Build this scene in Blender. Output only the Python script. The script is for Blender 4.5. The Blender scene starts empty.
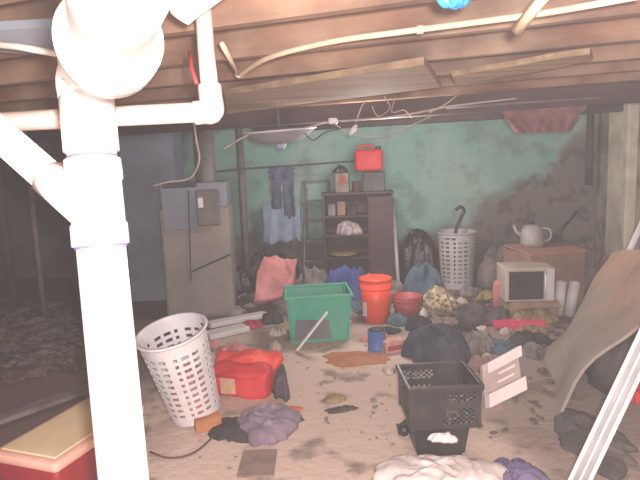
import bpy, bmesh, math, random
from mathutils import Vector, Matrix, noise
PI = math.pi
R = math.radians
S = bpy.context.scene
COL = S.collection
random.seed(7)

# ------------------------------------------------------------------ camera
F = 560.0
CAMH = 1.6
PITCH, YAW, ROLL = R(8.1), R(7.0), R(2.3)
CR = Matrix.Rotation(YAW, 3, 'Z') @ Matrix.Rotation(PI/2 - PITCH, 3, 'X') @ Matrix.Rotation(-ROLL, 3, 'Z')
CP = Vector((0, 0, CAMH))
def ray(u, v): return CR @ Vector(((u-320)/F, -(v-240)/F, -1.0))
def D(u, v, d): return CP + ray(u, v)*d
def G(u, v, z=0.0):
    r = ray(u, v); return CP + r*((z-CAMH)/r.z)
def YP(u, v, y):
    r = ray(u, v); return CP + r*(y/r.y)
def dep(p): return -(CR.transposed() @ (Vector(p)-CP)).z
def W(px, p): return px*dep(p)/F      # metres for px at p

cam = bpy.data.cameras.new('camera'); camo = bpy.data.objects.new('camera', cam); COL.objects.link(camo)
cam.lens = F/640*36; cam.sensor_width = 36; cam.sensor_fit = 'HORIZONTAL'; cam.clip_start = .02
camo.matrix_world = Matrix.Translation(CP) @ CR.to_4x4()
S.camera = camo
S.view_settings.view_transform = 'Standard'; S.view_settings.look = 'None'
S.view_settings.exposure = 0.0; S.view_settings.gamma = 1.0
S.view_settings.use_curve_mapping = False

# ------------------------------------------------------------------ materials
def lin(c):
    c = c/255.0
    return c/12.92 if c <= .04045 else ((c+.055)/1.055)**2.4
def col(c): return (lin(c[0]), lin(c[1]), lin(c[2]), 1)
MATS = {}
def M(name, c1, c2=None, sc=6, rough=.8, bump=.3, dust=.35, metal=0, dustcol=(128, 112, 102), bsc=None, stretch=None):
    if name in MATS: return MATS[name]
    m = bpy.data.materials.new(name); m.use_nodes = True
    n = m.node_tree.nodes; l = m.node_tree.links
    b = n['Principled BSDF']
    c2 = c2 or tuple(int(x*.78) for x in c1)
    tc = n.new('ShaderNodeTexCoord'); mp = n.new('ShaderNodeMapping')
    if stretch: mp.inputs['Scale'].default_value = stretch
    l.new(tc.outputs['Object'], mp.inputs['Vector'])
    nz = n.new('ShaderNodeTexNoise'); nz.inputs['Scale'].default_value = sc; nz.inputs['Detail'].default_value = 6
    l.new(mp.outputs[0], nz.inputs['Vector'])
    rp = n.new('ShaderNodeValToRGB'); rp.color_ramp.elements[0].position = .35; rp.color_ramp.elements[1].position = .65
    rp.color_ramp.elements[0].color = col(c2); rp.color_ramp.elements[1].color = col(c1)
    l.new(nz.outputs['Fac'], rp.inputs[0])
    out = rp.outputs[0]
    if dust > 0:
        n2 = n.new('ShaderNodeTexNoise'); n2.inputs['Scale'].default_value = sc*.45+1; n2.inputs['Detail'].default_value = 8
        l.new(tc.outputs['Object'], n2.inputs['Vector'])
        mr = n.new('ShaderNodeMapRange'); mr.inputs[1].default_value = .4; mr.inputs[2].default_value = .75
        mr.inputs[3].default_value = 0; mr.inputs[4].default_value = dust
        l.new(n2.outputs['Fac'], mr.inputs[0])
        mx = n.new('ShaderNodeMix'); mx.data_type = 'RGBA'
        l.new(mr.outputs[0], mx.inputs[0]); l.new(out, mx.inputs[6]); mx.inputs[7].default_value = col(dustcol)
        out = mx.outputs[2]
    l.new(out, b.inputs['Base Color'])
    b.inputs['Roughness'].default_value = rough; b.inputs['Metallic'].default_value = metal
    if bump > 0:
        n3 = n.new('ShaderNodeTexNoise'); n3.inputs['Scale'].default_value = bsc or sc*4; n3.inputs['Detail'].default_value = 5
        l.new(mp.outputs[0], n3.inputs['Vector'])
        bp = n.new('ShaderNodeBump'); bp.inputs['Strength'].default_value = bump; bp.inputs['Distance'].default_value = .02
        l.new(n3.outputs['Fac'], bp.inputs['Height']); l.new(bp.outputs[0], b.inputs['Normal'])
    MATS[name] = m
    return m

def masked(name, layers, base, bump=.5, rough=.9, bsc=14, bricks=None):
    """layers: list of (ctrl(builder) -> factor socket, colour) painted one on another"""
    m = bpy.data.materials.new(name); m.use_nodes = True
    n = m.node_tree.nodes; l = m.node_tree.links; b = n['Principled BSDF']
    tc = n.new('ShaderNodeTexCoord'); sep = n.new('ShaderNodeSeparateXYZ'); l.new(tc.outputs['Object'], sep.inputs[0])
    def nz(sc, det=6, stretch=None):
        t = n.new('ShaderNodeTexNoise'); t.inputs['Scale'].default_value = sc; t.inputs['Detail'].default_value = det
        if stretch:
            mp = n.new('ShaderNodeMapping'); mp.inputs['Scale'].default_value = stretch
            l.new(tc.outputs['Object'], mp.inputs[0]); l.new(mp.outputs[0], t.inputs['Vector'])
        else: l.new(tc.outputs['Object'], t.inputs['Vector'])
        return t.outputs['Fac']
    def math_(op, a, c):
        t = n.new('ShaderNodeMath'); t.operation = op
        for i, x in enumerate((a, c)):
            if hasattr(x, 'node'): l.new(x, t.inputs[i])
            else: t.inputs[i].default_value = x
        return t.outputs[0]
    def rng(x, a, c, lo=0, hi=1):
        t = n.new('ShaderNodeMapRange'); t.interpolation_type = 'SMOOTHSTEP'
        l.new(x, t.inputs[0])
        for i, k in enumerate((a, c, lo, hi)): t.inputs[i+1].default_value = k
        return t.outputs[0]
    kit = dict(x=sep.outputs[0], y=sep.outputs[1], z=sep.outputs[2], nz=nz, m=math_, rng=rng, tc=tc, n=n, l=l)
    cur = None
    def as_sock(c):
        r_ = n.new('ShaderNodeRGB'); r_.outputs[0].default_value = col(c); return r_.outputs[0]
    cur = as_sock(base)
    for fn, c in layers:
        f = fn(kit)
        mx = n.new('ShaderNodeMix'); mx.data_type = 'RGBA'
        l.new(f, mx.inputs[0]); l.new(cur, mx.inputs[6]); mx.inputs[7].default_value = col(c)
        cur = mx.outputs[2]
    l.new(cur, b.inputs['Base Color']); b.inputs['Roughness'].default_value = rough
    h = nz(bsc, 8)
    if bricks:
        h = math_('ADD', math_('MULTIPLY', h, .6), bricks(kit))
    bp = n.new('ShaderNodeBump'); bp.inputs['Strength'].default_value = bump; bp.inputs['Distance'].default_value = .03
    l.new(h, bp.inputs['Height']); l.new(bp.outputs[0], b.inputs['Normal'])
    return m

# ------------------------------------------------------------------ mesh helpers
def link(name, bm, m, parent=None, smooth=False, loc=None):
    me = bpy.data.meshes.new(name)
    bmesh.ops.recalc_face_normals(bm, faces=bm.faces)
    bm.to_mesh(me); bm.free()
    if smooth:
        for p in me.polygons: p.use_smooth = True
    me.materials.append(m)
    o = bpy.data.objects.new(name, me); COL.objects.link(o)
    if parent: o.parent = parent
    if loc is not None: o.location = loc
    return o
def tag(o, label, cat, group=None, kind=None):
    o['label'] = label; o['category'] = cat
    if group: o['group'] = group
    if kind: o['kind'] = kind
    return o
def thing(name, label, cat, loc=(0, 0, 0), rz=0, group=None):
    o = bpy.data.objects.new(name, None); COL.objects.link(o); o.empty_display_size = .1
    o.location = loc; o.rotation_euler = (0, 0, rz)
    return tag(o, label, cat, group)
def struct(o): o['kind'] = 'structure'; return o
def box(bm, c, s, rot=None, bev=0.0):
    mt = Matrix.Translation(c)
    if rot is not None: mt = mt @ rot.to_4x4()
    mt = mt @ Matrix.Diagonal((s[0], s[1], s[2], 1))
    g = bmesh.ops.create_cube(bm, size=1, matrix=mt)
    if bev > 0:
        es = list({e for v in g['verts'] for e in v.link_edges})
        bmesh.ops.bevel(bm, geom=es, offset=bev, segments=2, affect='EDGES', profile=.5)
    return bm
def BX(c, s, rot=None, bev=0.0):
    return box(bmesh.new(), c, s, rot, bev)
def tube(bm, pts, r, seg=12, cap=True):
    pts = [Vector(p) for p in pts]
    rs = r if isinstance(r, (list, tuple)) else [r]*len(pts)
    prev = None; rings = []
    for i, p in enumerate(pts):
        t = (pts[min(i+1, len(pts)-1)] - pts[max(i-1, 0)]).normalized()
        if prev is None:
            a = Vector((0, 0, 1)) if abs(t.z) < .9 else Vector((1, 0, 0))
            x = t.cross(a).normalized()
        else: x = (prev - t*prev.dot(t)).normalized()
        prev = x; y = t.cross(x)
        rings.append([bm.verts.new(p + (x*math.cos(2*PI*k/seg) + y*math.sin(2*PI*k/seg))*rs[i]) for k in range(seg)])
    for a, b in zip(rings, rings[1:]):
        for k in range(seg): bm.faces.new((a[k], a[(k+1) % seg], b[(k+1) % seg], b[k]))
    if cap:
        bm.faces.new(rings[0]); bm.faces.new(rings[-1])
    return bm
def TB(pts, r, seg=12): return tube(bmesh.new(), pts, r, seg)
def smoothpath(pts, n=6):
    pts = [Vector(p) for p in pts]; out = []
    P = [pts[0]] + pts + [pts[-1]]
    for i in range(1, len(P)-2):
        for k in range(n):
            t = k/n; a, b, c, d = P[i-1], P[i], P[i+1], P[i+2]
            out.append(.5*((2*b)+(c-a)*t+(2*a-5*b+4*c-d)*t*t+(3*b-a-3*c+d)*t**3))
    out.append(pts[-1]); return out
def lathe(bm, prof, seg=28, mt=Matrix()):
    rings = []
    for r, z in prof:
        if r < 1e-5: rings.append([bm.verts.new(mt @ Vector((0, 0, z)))])
        else: rings.append([bm.verts.new(mt @ Vector((r*math.cos(2*PI*k/seg), r*math.sin(2*PI*k/seg), z))) for k in range(seg)])
    for a, b in zip(rings, rings[1:]):
        for k in range(seg):
            j = (k+1) % seg
            if len(a) == 1 and len(b) == 1: continue
            if len(a) == 1: bm.faces.new((a[0], b[k], b[j]))
            elif len(b) == 1: bm.faces.new((a[k], a[j], b[0]))
            else: bm.faces.new((a[k], a[j], b[j], b[k]))
    return bm
def LT(prof, seg=28, mt=Matrix()): return lathe(bmesh.new(), prof, seg, mt)
def heap_bm(w, l, h, seed, fold=.35, rings=26, seg=72, flat=.6):
    """a crumpled low pile of cloth, closed below; base at z=0"""
    bm = bmesh.new(); off = Vector((seed*7.3, seed*3.1, seed*1.7)); rr = []
    fr = 2.2/max(.16, min(w, l)*.9)
    def hz(x, y, t):
        q = Vector((x*fr+off.x, y*fr+off.y, off.z))
        q = q + Vector((noise.noise(q*.7+Vector((5, 0, 0))), noise.noise(q*.7+Vector((0, 9, 0))), 0))*.9
        lump = .5+.5*noise.noise(q*.55)
        ridge = 1-abs(noise.noise(q*1.1))*2.2
        fine = 1-abs(noise.noise(q*2.4))*2
        edge = (1-t**3.2)**flat
        micro = 1-abs(noise.noise(q*5.1))*2
        return h*edge*max(.10, (1-fold)*(.75+.35*lump)+fold*(.60*ridge+.38*fine+.14*micro+.35*lump))
    for i in range(rings+1):
        t = i/rings; ring = []
        if i == 0: rr.append([bm.verts.new((0, 0, hz(0, 0, 0)))]); continue
        for k in range(seg):
            a = 2*PI*k/seg; d = Vector((math.cos(a), math.sin(a), 0))
            out = 1 + .50*noise.noise(d*1.2+off)*t + .24*noise.noise(d*3.1+off)*t + .07*noise.noise(d*8+off)*t
            x = d.x*t*w/2*out; y = d.y*t*l/2*out
            ring.append(bm.verts.new((x, y, hz(x, y, t) if t < 1 else 0)))
        rr.append(ring)
    for a, b in zip(rr, rr[1:]):
        for k in range(seg):
            j = (k+1) % seg
            if len(a) == 1: bm.faces.new((a[0], b[k], b[j]))
            else: bm.faces.new((a[k], a[j], b[j], b[k]))
    bm.faces.new(rr[-1])
    return bm
def heap(name, label, cat, p, w, l, h, m, seed, rz=0, group=None, z=0.0, fold=.72, flat=.6):
    if h/min(w, l) > .5: fold = min(fold, .38)
    o = link(name, heap_bm(w, l, h, seed, fold, flat=flat), m, smooth=True, loc=(p[0], p[1], z))
    o.rotation_euler = (0, 0, rz)
    return tag(o, label, cat, group)
def slab_bm(pts, th, n=1, wob=0, seed=0):
    """thick sheet through 4 corners (a,b,c,d in order), thickness along its normal"""
    a, b, c, d = [Vector(p) for p in pts]
    nrm = (b-a).cross(d-a).normalized(); bm = bmesh.new(); g = {}
    for s in (0, 1):
        for i in range(n+1):
            for j in range(n+1):
                u, v = i/n, j/n
                p = a*(1-u)*(1-v)+b*u*(1-v)+c*u*v+d*(1-u)*v
                p = p + nrm*(wob*noise.noise(Vector((u*2.3, v*2.3, seed))) + (s-.5)*th)
                g[s, i, j] = bm.verts.new(p)
    for i in range(n):
        for j in range(n):
            bm.faces.new([g[0, i, j], g[0, i+1, j], g[0, i+1, j+1], g[0, i, j+1]])
            bm.faces.new([g[1, i, j], g[1, i, j+1], g[1, i+1, j+1], g[1, i+1, j]])
    for i in range(n):
        bm.faces.new([g[0, i, 0], g[1, i, 0], g[1, i+1, 0], g[0, i+1, 0]])
        bm.faces.new([g[0, i, n], g[0, i+1, n], g[1, i+1, n], g[1, i, n]])
        bm.faces.new([g[0, 0, i], g[0, 0, i+1], g[1, 0, i+1], g[1, 0, i]])
        bm.faces.new([g[0, n, i], g[1, n, i], g[1, n, i+1], g[0, n, i+1]])
    return bm
def drape_bm(w, h, seed, th=.012, folds=4, amp=.03, prof=None, nx=26, nz=22):
    """a hanging cloth in the xz plane, top at z=0"""
    bm = bmesh.new(); g = {}
    for s in (0, 1):
        for i in range(nx+1):
            for j in range(nz+1):
                u, v = i/nx, j/nz
                ww = w*(prof(v) if prof else 1)
                x = (u-.5)*ww + .02*noise.noise(Vector((v*4, seed, 0)))
                y = amp*(.3+v)*math.sin(u*folds*2*PI+seed+noise.noise(Vector((u*3, v*2, seed)))*2) + (s-.5)*th
                z = -v*h*(1+.10*noise.noise(Vector((u*3, seed, 3)))*v)
                g[s, i, j] = bm.verts.new((x, y, z))
    for i in range(nx):
        for j in range(nz):
            bm.faces.new([g[0, i, j], g[0, i+1, j], g[0, i+1, j+1], g[0, i, j+1]])
            bm.faces.new([g[1, i, j], g[1, i, j+1], g[1, i+1, j+1], g[1, i+1, j]])
    for i in range(nx):
        bm.faces.new([g[0, i, 0], g[1, i, 0], g[1, i+1, 0], g[0, i+1, 0]]); bm.faces.new([g[0, i, nz], g[0, i+1, nz], g[1, i+1, nz], g[1, i, nz]])
    for j in range(nz):
        bm.faces.new([g[0, 0, j], g[0, 0, j+1], g[1, 0, j+1], g[1, 0, j]]); bm.faces.new([g[0, nx, j], g[1, nx, j], g[1, nx, j+1], g[0, nx, j+1]])
    return bm
def chips_bm(spots, smin, smax, seed, flat=.5):
    rnd = random.Random(seed); bm = bmesh.new()
    for x, y in spots:
        s = rnd.uniform(smin, smax)*(1 if rnd.random() < .85 else 1.8)
        mt = Matrix.Translation((x, y, s*flat*.45)) @ Matrix.Rotation(rnd.uniform(0, 6.3), 4, 'Z') @ Matrix.Rotation(rnd.uniform(-.2, .2), 4, 'X') @ Matrix.Diagonal((s*rnd.uniform(.6, 1.6), s*rnd.uniform(.5, 1.1), s*flat*rnd.uniform(.5, 1), 1))
        g = bmesh.ops.create_icosphere(bm, subdivisions=1, radius=.5, matrix=mt)
        for v in g['verts']: v.co += Vector((rnd.uniform(-1, 1), rnd.uniform(-1, 1), rnd.uniform(-.2, .6)*flat))*s*.13
    return bm
def quadspots(a, b, c, d, n, seed):
    rnd = random.Random(seed); o = []
    for _ in range(n):
        u, v = rnd.random(), rnd.random()
        p = a*(1-u)*(1-v)+b*u*(1-v)+c*u*v+d*(1-u)*v
        if not blocked(p.x, p.y, .02): o.append((p.x, p.y))
    return o
def along(a, b):
    a, b = Vector(a), Vector(b); q = (b-a).to_track_quat('Z', 'Y')
    return Matrix.Translation(a) @ q.to_matrix().to_4x4()
def thick(o, t, off=-1):
    md = o.modifiers.new('thickness', 'SOLIDIFY'); md.thickness = t; md.offset = off
def bevmod(o, w=.004, seg=2):
    md = o.modifiers.new('bevel', 'BEVEL'); md.width = w; md.segments = seg; md.limit_method = 'ANGLE'
def facing(p): return math.atan2(-Vector(p).x, Vector(p).y)   # rz that makes local -y look at the camera

def crumple(o, amp, sc, cuts=3):
    bm = bmesh.new(); bm.from_mesh(o.data)
    bmesh.ops.triangulate(bm, faces=bm.faces)
    for _ in range(cuts):
        es = [e for e in bm.edges if e.calc_length() > .03]
        if es: bmesh.ops.subdivide_edges(bm, edges=es, cuts=1, use_grid_fill=True); bmesh.ops.triangulate(bm, faces=bm.faces)
    for v in bm.verts:
        p = v.co*sc
        v.co += Vector((noise.noise(p), noise.noise(p+Vector((7, 0, 0))), noise.noise(p+Vector((0, 7, 0)))-abs(noise.noise(p*1.8))*.8))*amp
    bm.to_mesh(o.data); bm.free()
    for p in o.data.polygons: p.use_smooth = True
    return o
# ------------------------------------------------------------------ palette
wood_dark = M('old joist wood', (142, 100, 78), (70, 48, 42), 2.6, .85, .5, .75, dustcol=(176, 150, 126), stretch=(.35, 1.8, 1.8))
wood_tan = M('tan plank wood', (176, 148, 116), (140, 112, 86), 4, .85, .4, .25, stretch=(.3, 3, 3))
wood_girder = M('dark girder wood', (86, 66, 66), (58, 44, 48), 3, .9, .5, .3, stretch=(.3, 3, 3))
pvc = M('white plastic pipe', (246, 240, 238), (240, 232, 230), 3, .35, .05, .04)
pvc_old = M('grimy plastic pipe', (226, 208, 200), (205, 182, 172), 5, .45, .1, .15)
primer = M('purple primer', (128, 104, 178), (110, 86, 160), 8, .5, .1, .0)
ivory = M('ivory plastic pipe', (226, 202, 172), (208, 180, 150), 6, .5, .1, .15)
white_pl = M('white plastic', (226, 222, 224), (208, 204, 208), 5, .5, .1, .18)
grey_pl = M('grey plastic', (150, 148, 150), None, 5, .6, .15, .3)
white_pt = M('white painted metal', (220, 214, 212), (196, 188, 186), 4, .5, .15, .2)
steel = M('dull steel', (104, 98, 96), (82, 76, 76), 6, .6, .2, .35)
blackm = M('black metal', (44, 42, 42), (30, 28, 30), 6, .6, .2, .15)
blackp = M('black plastic', (40, 37, 40), (26, 24, 27), 6, .45, .2, .15)
furn_lo = M('beige grey furnace paint', (140, 132, 124), (120, 112, 106), 2.5, .6, .15, .3)
furn_up = M('blue grey sheet metal', (126, 134, 146), (106, 114, 128), 2.5, .6, .15, .3)
duct_m = M('blue grey duct metal', (124, 138, 154), (100, 112, 128), 2, .6, .2, .3)
green_tub = M('green tub plastic', (72, 172, 144), (58, 152, 126), 3, .5, .1, .22)
grime = M('grime', (112, 118, 122), (90, 92, 98), 3, .9, .2, .3)
orange = M('orange plastic', (250, 88, 52), (236, 72, 42), 3, .45, .05, .1)
redp = M('red plastic', (214, 44, 50), (190, 34, 40), 4, .7, .1, .15)
redm = M('dull red plastic', (176, 64, 62), (142, 48, 50), 4, .55, .2, .3)
pinkc = M('pink cloth', (208, 138, 136), (184, 112, 112), 5, .9, .4, .2)
cream = M('cream plastic', (226, 206, 168), (208, 184, 146), 3, .5, .1, .15)
purplegrey = M('mauve grey cloth', (152, 134, 150), (118, 102, 118), 5, .95, .4, .2)
darkcloth = M('black cloth', (52, 48, 54), (34, 32, 38), 6, .95, .4, .2)
navy = M('dark blue grey cloth', (68, 76, 94), (46, 52, 68), 5, .95, .4, .2)
blue = M('blue cloth', (62, 84, 150), (44, 58, 112), 5, .9, .4, .2)
teal = M('teal grey cloth', (84, 112, 126), (60, 82, 98), 5, .9, .4, .25)
patterned = M('cream and brown patterned cloth', (214, 194, 158), (84, 70, 56), 22, .95, .3, .1)
tancloth = M('tan cloth', (166, 146, 104), (112, 92, 66), 10, .95, .4, .2)
greycloth = M('grey cloth', (148, 142, 138), (96, 88, 86), 7, .95, .4, .25)
whitecloth = M('white sheet cloth', (232, 222, 218), (204, 192, 190), 3, .9, .3, .1)
violet = M('violet cloth', (112, 100, 136), (84, 76, 108), 4, .9, .4, .2)
darkwood = M('dark brown cabinet wood', (78, 54, 56), (56, 38, 42), 4, .7, .2, .2, stretch=(.4, 2, 2))
cardb = M('brown cardboard', (158, 122, 106), (132, 100, 88), 4, .9, .2, .25)
pinkcard = M('pinkish cardboard', (190, 132, 122), (160, 112, 102), 4, .9, .2, .25)
pinkbright = M('bright pink plastic', (236, 70, 110), (214, 56, 92), 5, .6, .1, .12)
magenta = M('magenta cloth', (170, 40, 78), (136, 30, 62), 6, .9, .3, .15)
screen = M('dark glass screen', (46, 40, 38), (36, 32, 32), 3, .5, 0, .1)
paper = M('scrap paper', (210, 196, 184), (180, 164, 152), 9, .95, .2, .2)
debris_l = M('plaster crumbs', (158, 140, 130), (118, 100, 92), 14, .95, .4, .3)
debris_d = M('dark rubble', (122, 98, 92), (74, 60, 58), 12, .95, .6, .4)
rust = M('rusty orange mat', (190, 120, 84), (160, 98, 70), 6, .95, .3, .35)
pale_blue = M('pale blue cloth', (160, 176, 196), (134, 154, 172), 4, .95, .3, .2)
insul = M('pinkish torn insulation', (146, 98, 98), (108, 70, 72), 9, .95, .6, .3)
bluebright = M('bright blue plastic', (44, 142, 214), (34, 120, 196), 5, .5, .1, .05)
plaster = M('dusty pale plaster', (224, 214, 194), (190, 178, 160), 4, .95, .4, .3)

# ------------------------------------------------------------------ room shell
XL, XR, YB, YF, ZC = -6.6, 2.72, 7.75, -1.2, 2.10
ZS = ZC+.2
def brick_h(k):
    t = k['n'].new('ShaderNodeTexBrick'); t.inputs['Scale'].default_value = 1
    t.inputs['Brick Width'].default_value = .41; t.inputs['Row Height'].default_value = .2
    t.inputs['Mortar Size'].default_value = .008; t.inputs['Mortar Smooth'].default_value = .4
    mp = k['n'].new('ShaderNodeMapping'); mp.inputs['Rotation'].default_value = (PI/2, 0, 0)
    k['l'].new(k['tc'].outputs['Object'], mp.inputs[0]); k['l'].new(mp.outputs[0], t.inputs['Vector'])
    return k['m']('MULTIPLY', t.outputs['Fac'], -.35)
def L_right(k):   # bare masonry right of and below the green paint
    nn = k['m']('MULTIPLY', k['m']('SUBTRACT', k['nz'](1.7), .5), 1.6)
    s = k['m']('ADD', k['m']('SUBTRACT', k['x'], k['m']('MULTIPLY', k['z'], 1.5)), nn)
    return k['rng'](s, -.35, .15)
def L_left(k):    # grey wall left of the furnace
    nn = k['m']('MULTIPLY', k['m']('SUBTRACT', k['nz'](1.5), .5), .8)
    return k['rng'](k['m']('ADD', k['x'], nn), -2.75, -3.05)
def L_low(k):
    nn = k['m']('MULTIPLY', k['m']('SUBTRACT', k['nz'](2.5), .5), .9)
    return k['rng'](k['m']('ADD', k['z'], nn), .62, .35)
def L_blot(k): return k['rng'](k['nz'](3.2, 8), .48, .66, 0, .5)
def L_pale(k): return k['rng'](k['nz'](1.1, 6), .5, .7, 0, .55)
def L_stain(k):
    s_ = k['m']('SUBTRACT', k['x'], k['m']('MULTIPLY', k['z'], 1.5))
    return k['m']('MULTIPLY', k['rng'](k['nz'](5.5, 9), .50, .62, 0, .75), k['rng'](s_, -.3, .2))
wallm = masked('green painted block wall', [(L_pale, (176, 194, 184)), (L_left, (104, 98, 98)), (L_right, (126, 116, 110)), (L_low, (100, 92, 88)), (L_blot, (110, 122, 116)), (L_stain, (84, 76, 72))], (140, 180, 168), bricks=brick_h)
stone = masked('bare stone wall', [(lambda k: k['rng'](k['nz'](2.6, 8), .42, .62), (124, 114, 102)), (lambda k: k['rng'](k['nz'](6, 8), .55, .7, 0, .7), (96, 86, 78))], (168, 158, 144), bump=.9, bsc=7)
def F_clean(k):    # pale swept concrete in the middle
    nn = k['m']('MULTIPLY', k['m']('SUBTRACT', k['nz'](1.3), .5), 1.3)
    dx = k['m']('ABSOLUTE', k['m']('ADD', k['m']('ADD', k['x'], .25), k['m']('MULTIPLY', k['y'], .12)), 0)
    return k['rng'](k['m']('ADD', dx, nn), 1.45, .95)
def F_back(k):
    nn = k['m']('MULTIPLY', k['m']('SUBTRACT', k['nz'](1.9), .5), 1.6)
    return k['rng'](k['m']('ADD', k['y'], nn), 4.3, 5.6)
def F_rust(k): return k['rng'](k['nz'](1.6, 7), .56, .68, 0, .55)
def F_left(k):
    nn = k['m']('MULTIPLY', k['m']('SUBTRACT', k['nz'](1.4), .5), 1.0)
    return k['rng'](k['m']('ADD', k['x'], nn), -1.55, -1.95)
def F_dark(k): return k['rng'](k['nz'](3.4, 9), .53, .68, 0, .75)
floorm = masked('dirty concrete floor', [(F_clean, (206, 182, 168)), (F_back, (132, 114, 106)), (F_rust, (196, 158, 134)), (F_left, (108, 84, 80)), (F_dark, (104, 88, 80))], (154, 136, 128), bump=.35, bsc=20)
ceilm = M('subfloor boards', (160, 112, 86), (108, 76, 60), 2.2, .9, .4, .6, dustcol=(178, 150, 122), stretch=(.3, 1.5, 1))

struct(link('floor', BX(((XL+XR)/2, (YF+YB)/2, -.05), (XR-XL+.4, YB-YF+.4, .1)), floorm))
ceiling = struct(link('ceiling', BX(((XL+XR)/2, (YF+YB)/2, ZS+.05), (XR-XL+.4, YB-YF+.4, .1)), ceilm))
struct(link('wall_back', BX(((XL+XR)/2, YB+.1, ZS/2), (XR-XL+.4, .2, ZS)), wallm))
struct(link('wall_right', BX((XR+.1, (YF+YB)/2-.01, ZS/2), (.2, YB-YF, ZS)), stone))
struct(link('wall_left', BX((XL-.1, (YF+YB)/2-.01, ZS/2), (.2, YB-YF, ZS)), stone))
# pilaster, pipe chase on the right wall
struct(link('trim_1', BX((XR-.06, 6.78, ZS/2), (.12, .55, ZS-.01), bev=.02), plaster))
SK = R(13)
def skewed(name, y0, wd, h, zc, m, bev=0.0):
    """a timber crossing the room at the joists' angle, cut off at the walls"""
    dx, dy = math.cos(SK), -math.sin(SK); lo, hi = -20, 20
    for p_, d_, a_, b_ in ((0, dx, XL+.01, XR-.01), (y0, dy, YF+.03, YB-.03)):
        t1, t2 = sorted(((a_-p_)/d_, (b_-p_)/d_)); lo, hi = max(lo, t1), min(hi, t2)
    if hi-lo < .6: return
    mid = (lo+hi)/2
    o = link(name, BX((0, 0, 0), (hi-lo-.06, wd, h), bev=bev), m, ceiling)
    o.matrix_world = Matrix.Translation((dx*mid, y0+dy*mid, zc)) @ Matrix.Rotation(-SK, 4, 'Z')
y = .75; k = 0
while y < 9.4:
    skewed('joist', y, .05, .2, ZC+.1+.002*math.sin(k*2.3), wood_dark)
    y += .61; k += 1
skewed('beam', 5.2, .16, .15, ZC-.075, wood_girder, .006)
skewed('beam', 7.3, .12, .10, ZC-.05, wood_girder, .006)
# ------------------------------------------------------------------ overhead things
a, b, c, d = G(224, 92, 2.07), G(424, 60, 2.07), G(441, 84, 2.07), G(226, 112, 2.07)
o = link('plank', slab_bm((a, b, c, d), .04, 4, .01, 2), wood_tan); bevmod(o)
tag(o, 'wide tan plank nailed flat under the joists above the hanging wires', 'plank')
a, b, c, d = G(452, 74, 2.082), G(590, 50, 2.082), G(593, 58, 2.082), G(456, 84, 2.082)
o = link('plank', slab_bm((a, b, c, d), .03, 4, .01, 5), wood_tan)
tag(o, 'short narrow board under the joists right of the wide tan plank', 'plank')
a, b, c, d = D(-40, 28, 1.9), D(64, 22, 1.9), D(62, 52, 2.05), D(-40, 46, 2.05)
o = link('duct_panel', slab_bm((a, b, c, d), .03), furn_up)
tag(o, 'grey metal duct panel under the joists in the top left corner', 'duct')
tag(link('thin_pipe', TB([D(-30, 42, 1.85), D(20, 47, 1.82), D(58, 54, 1.8)], .011, 10), pvc_old, smooth=True), 'thin pale pipe running under the grey duct panel at top left', 'pipe')

# main drain stack
A = D(124, 480, 1.33); B = D(88, 112, 1.36); ax = (B-A).normalized()
t = (0.0-A.z)/ax.z; foot = A+ax*t
st = thing('drain_stack', 'big white plastic drain stack with fittings standing close to the camera at left', 'drain pipe', (foot.x, foot.y, 0))
bpy.context.view_layer.update()
inv = Matrix.Translation((-foot.x, -foot.y, 0))
def SP(u, v):   # point of the stack's axis seen at row v
    best = min((abs((lambda q: q)(proj(A+ax*s)[1])-v), s) for s in [x*.01 for x in range(-60, 160)])
    return A+ax*best[1]
def proj(p):
    q = CR.transposed() @ (Vector(p)-CP); return (320+F*q.x/-q.z, 240-F*q.y/-q.z)
def part(name, bm, m, par, smooth=True):
    o = link(name, bm, m, par, smooth); o.matrix_parent_inverse = Matrix(); o.data.transform(inv); return o
r0 = .057
part('pipe', TB([foot, SP(0, 60)], r0, 32), pvc, st)
# wye fitting
w0, w1 = SP(0, 246), SP(0, 158)
wy = part('wye_fitting', TB([w0, w0+ax*.002, w0+ax*.05, w0+ax*.055, w1-ax*.055, w1-ax*.05, w1-ax*.002, w1], [.060, .066, .066, .062, .062, .066, .066, .060], 32), pvc, st)
br0 = SP(0, 222); br1 = D(4, 138, 1.42); bd = (br1-br0).normalized()
part('branch_hub', TB([br0, br0+bd*.12, br0+bd*.121, br0+bd*.18], [.046, .046, .046, .046], 28), pvc, wy)
part('primer_band', TB([w0-ax*.006, w0+ax*.001], .0605, 32), primer, st)
part('primer_band', TB([w1, w1+ax*.006], .0585, 32), primer, st)
part('branch_pipe', TB([br0+bd*.12, br0+bd*.75], .041, 28), pvc, st)
# upper coupling and the bend that turns toward the viewer
part('coupling', TB([SP(0, 150), SP(0, 100)], .064, 32), pvc, st)
E0 = D(100, 66, 1.30); E1 = D(109, 44, .98); E2 = D(116, 2, .74); 
top = SP(0, 100)
part('bend', tube(bmesh.new(), smoothpath([top, top+ax*.05, E0, E1], 6), .064, 32), pvc, st)
ed = (E2-E1).normalized()
hub = part('bend_hub', TB([E1-ed*.05, E1-ed*.048, E1+ed*.045, E1+ed*.05], [.078, .088, .088, .080], 40), pvc, st)
part('primer_band', TB([E1-ed*.06, E1-ed*.05], .079, 40), primer, hub)
part('primer_band', TB([E1+ed*.049, E1+ed*.060], .0635, 40), primer, hub)
part('toward_pipe', TB([E1, E1+ed*.62], .062, 40), pvc, st)

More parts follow.
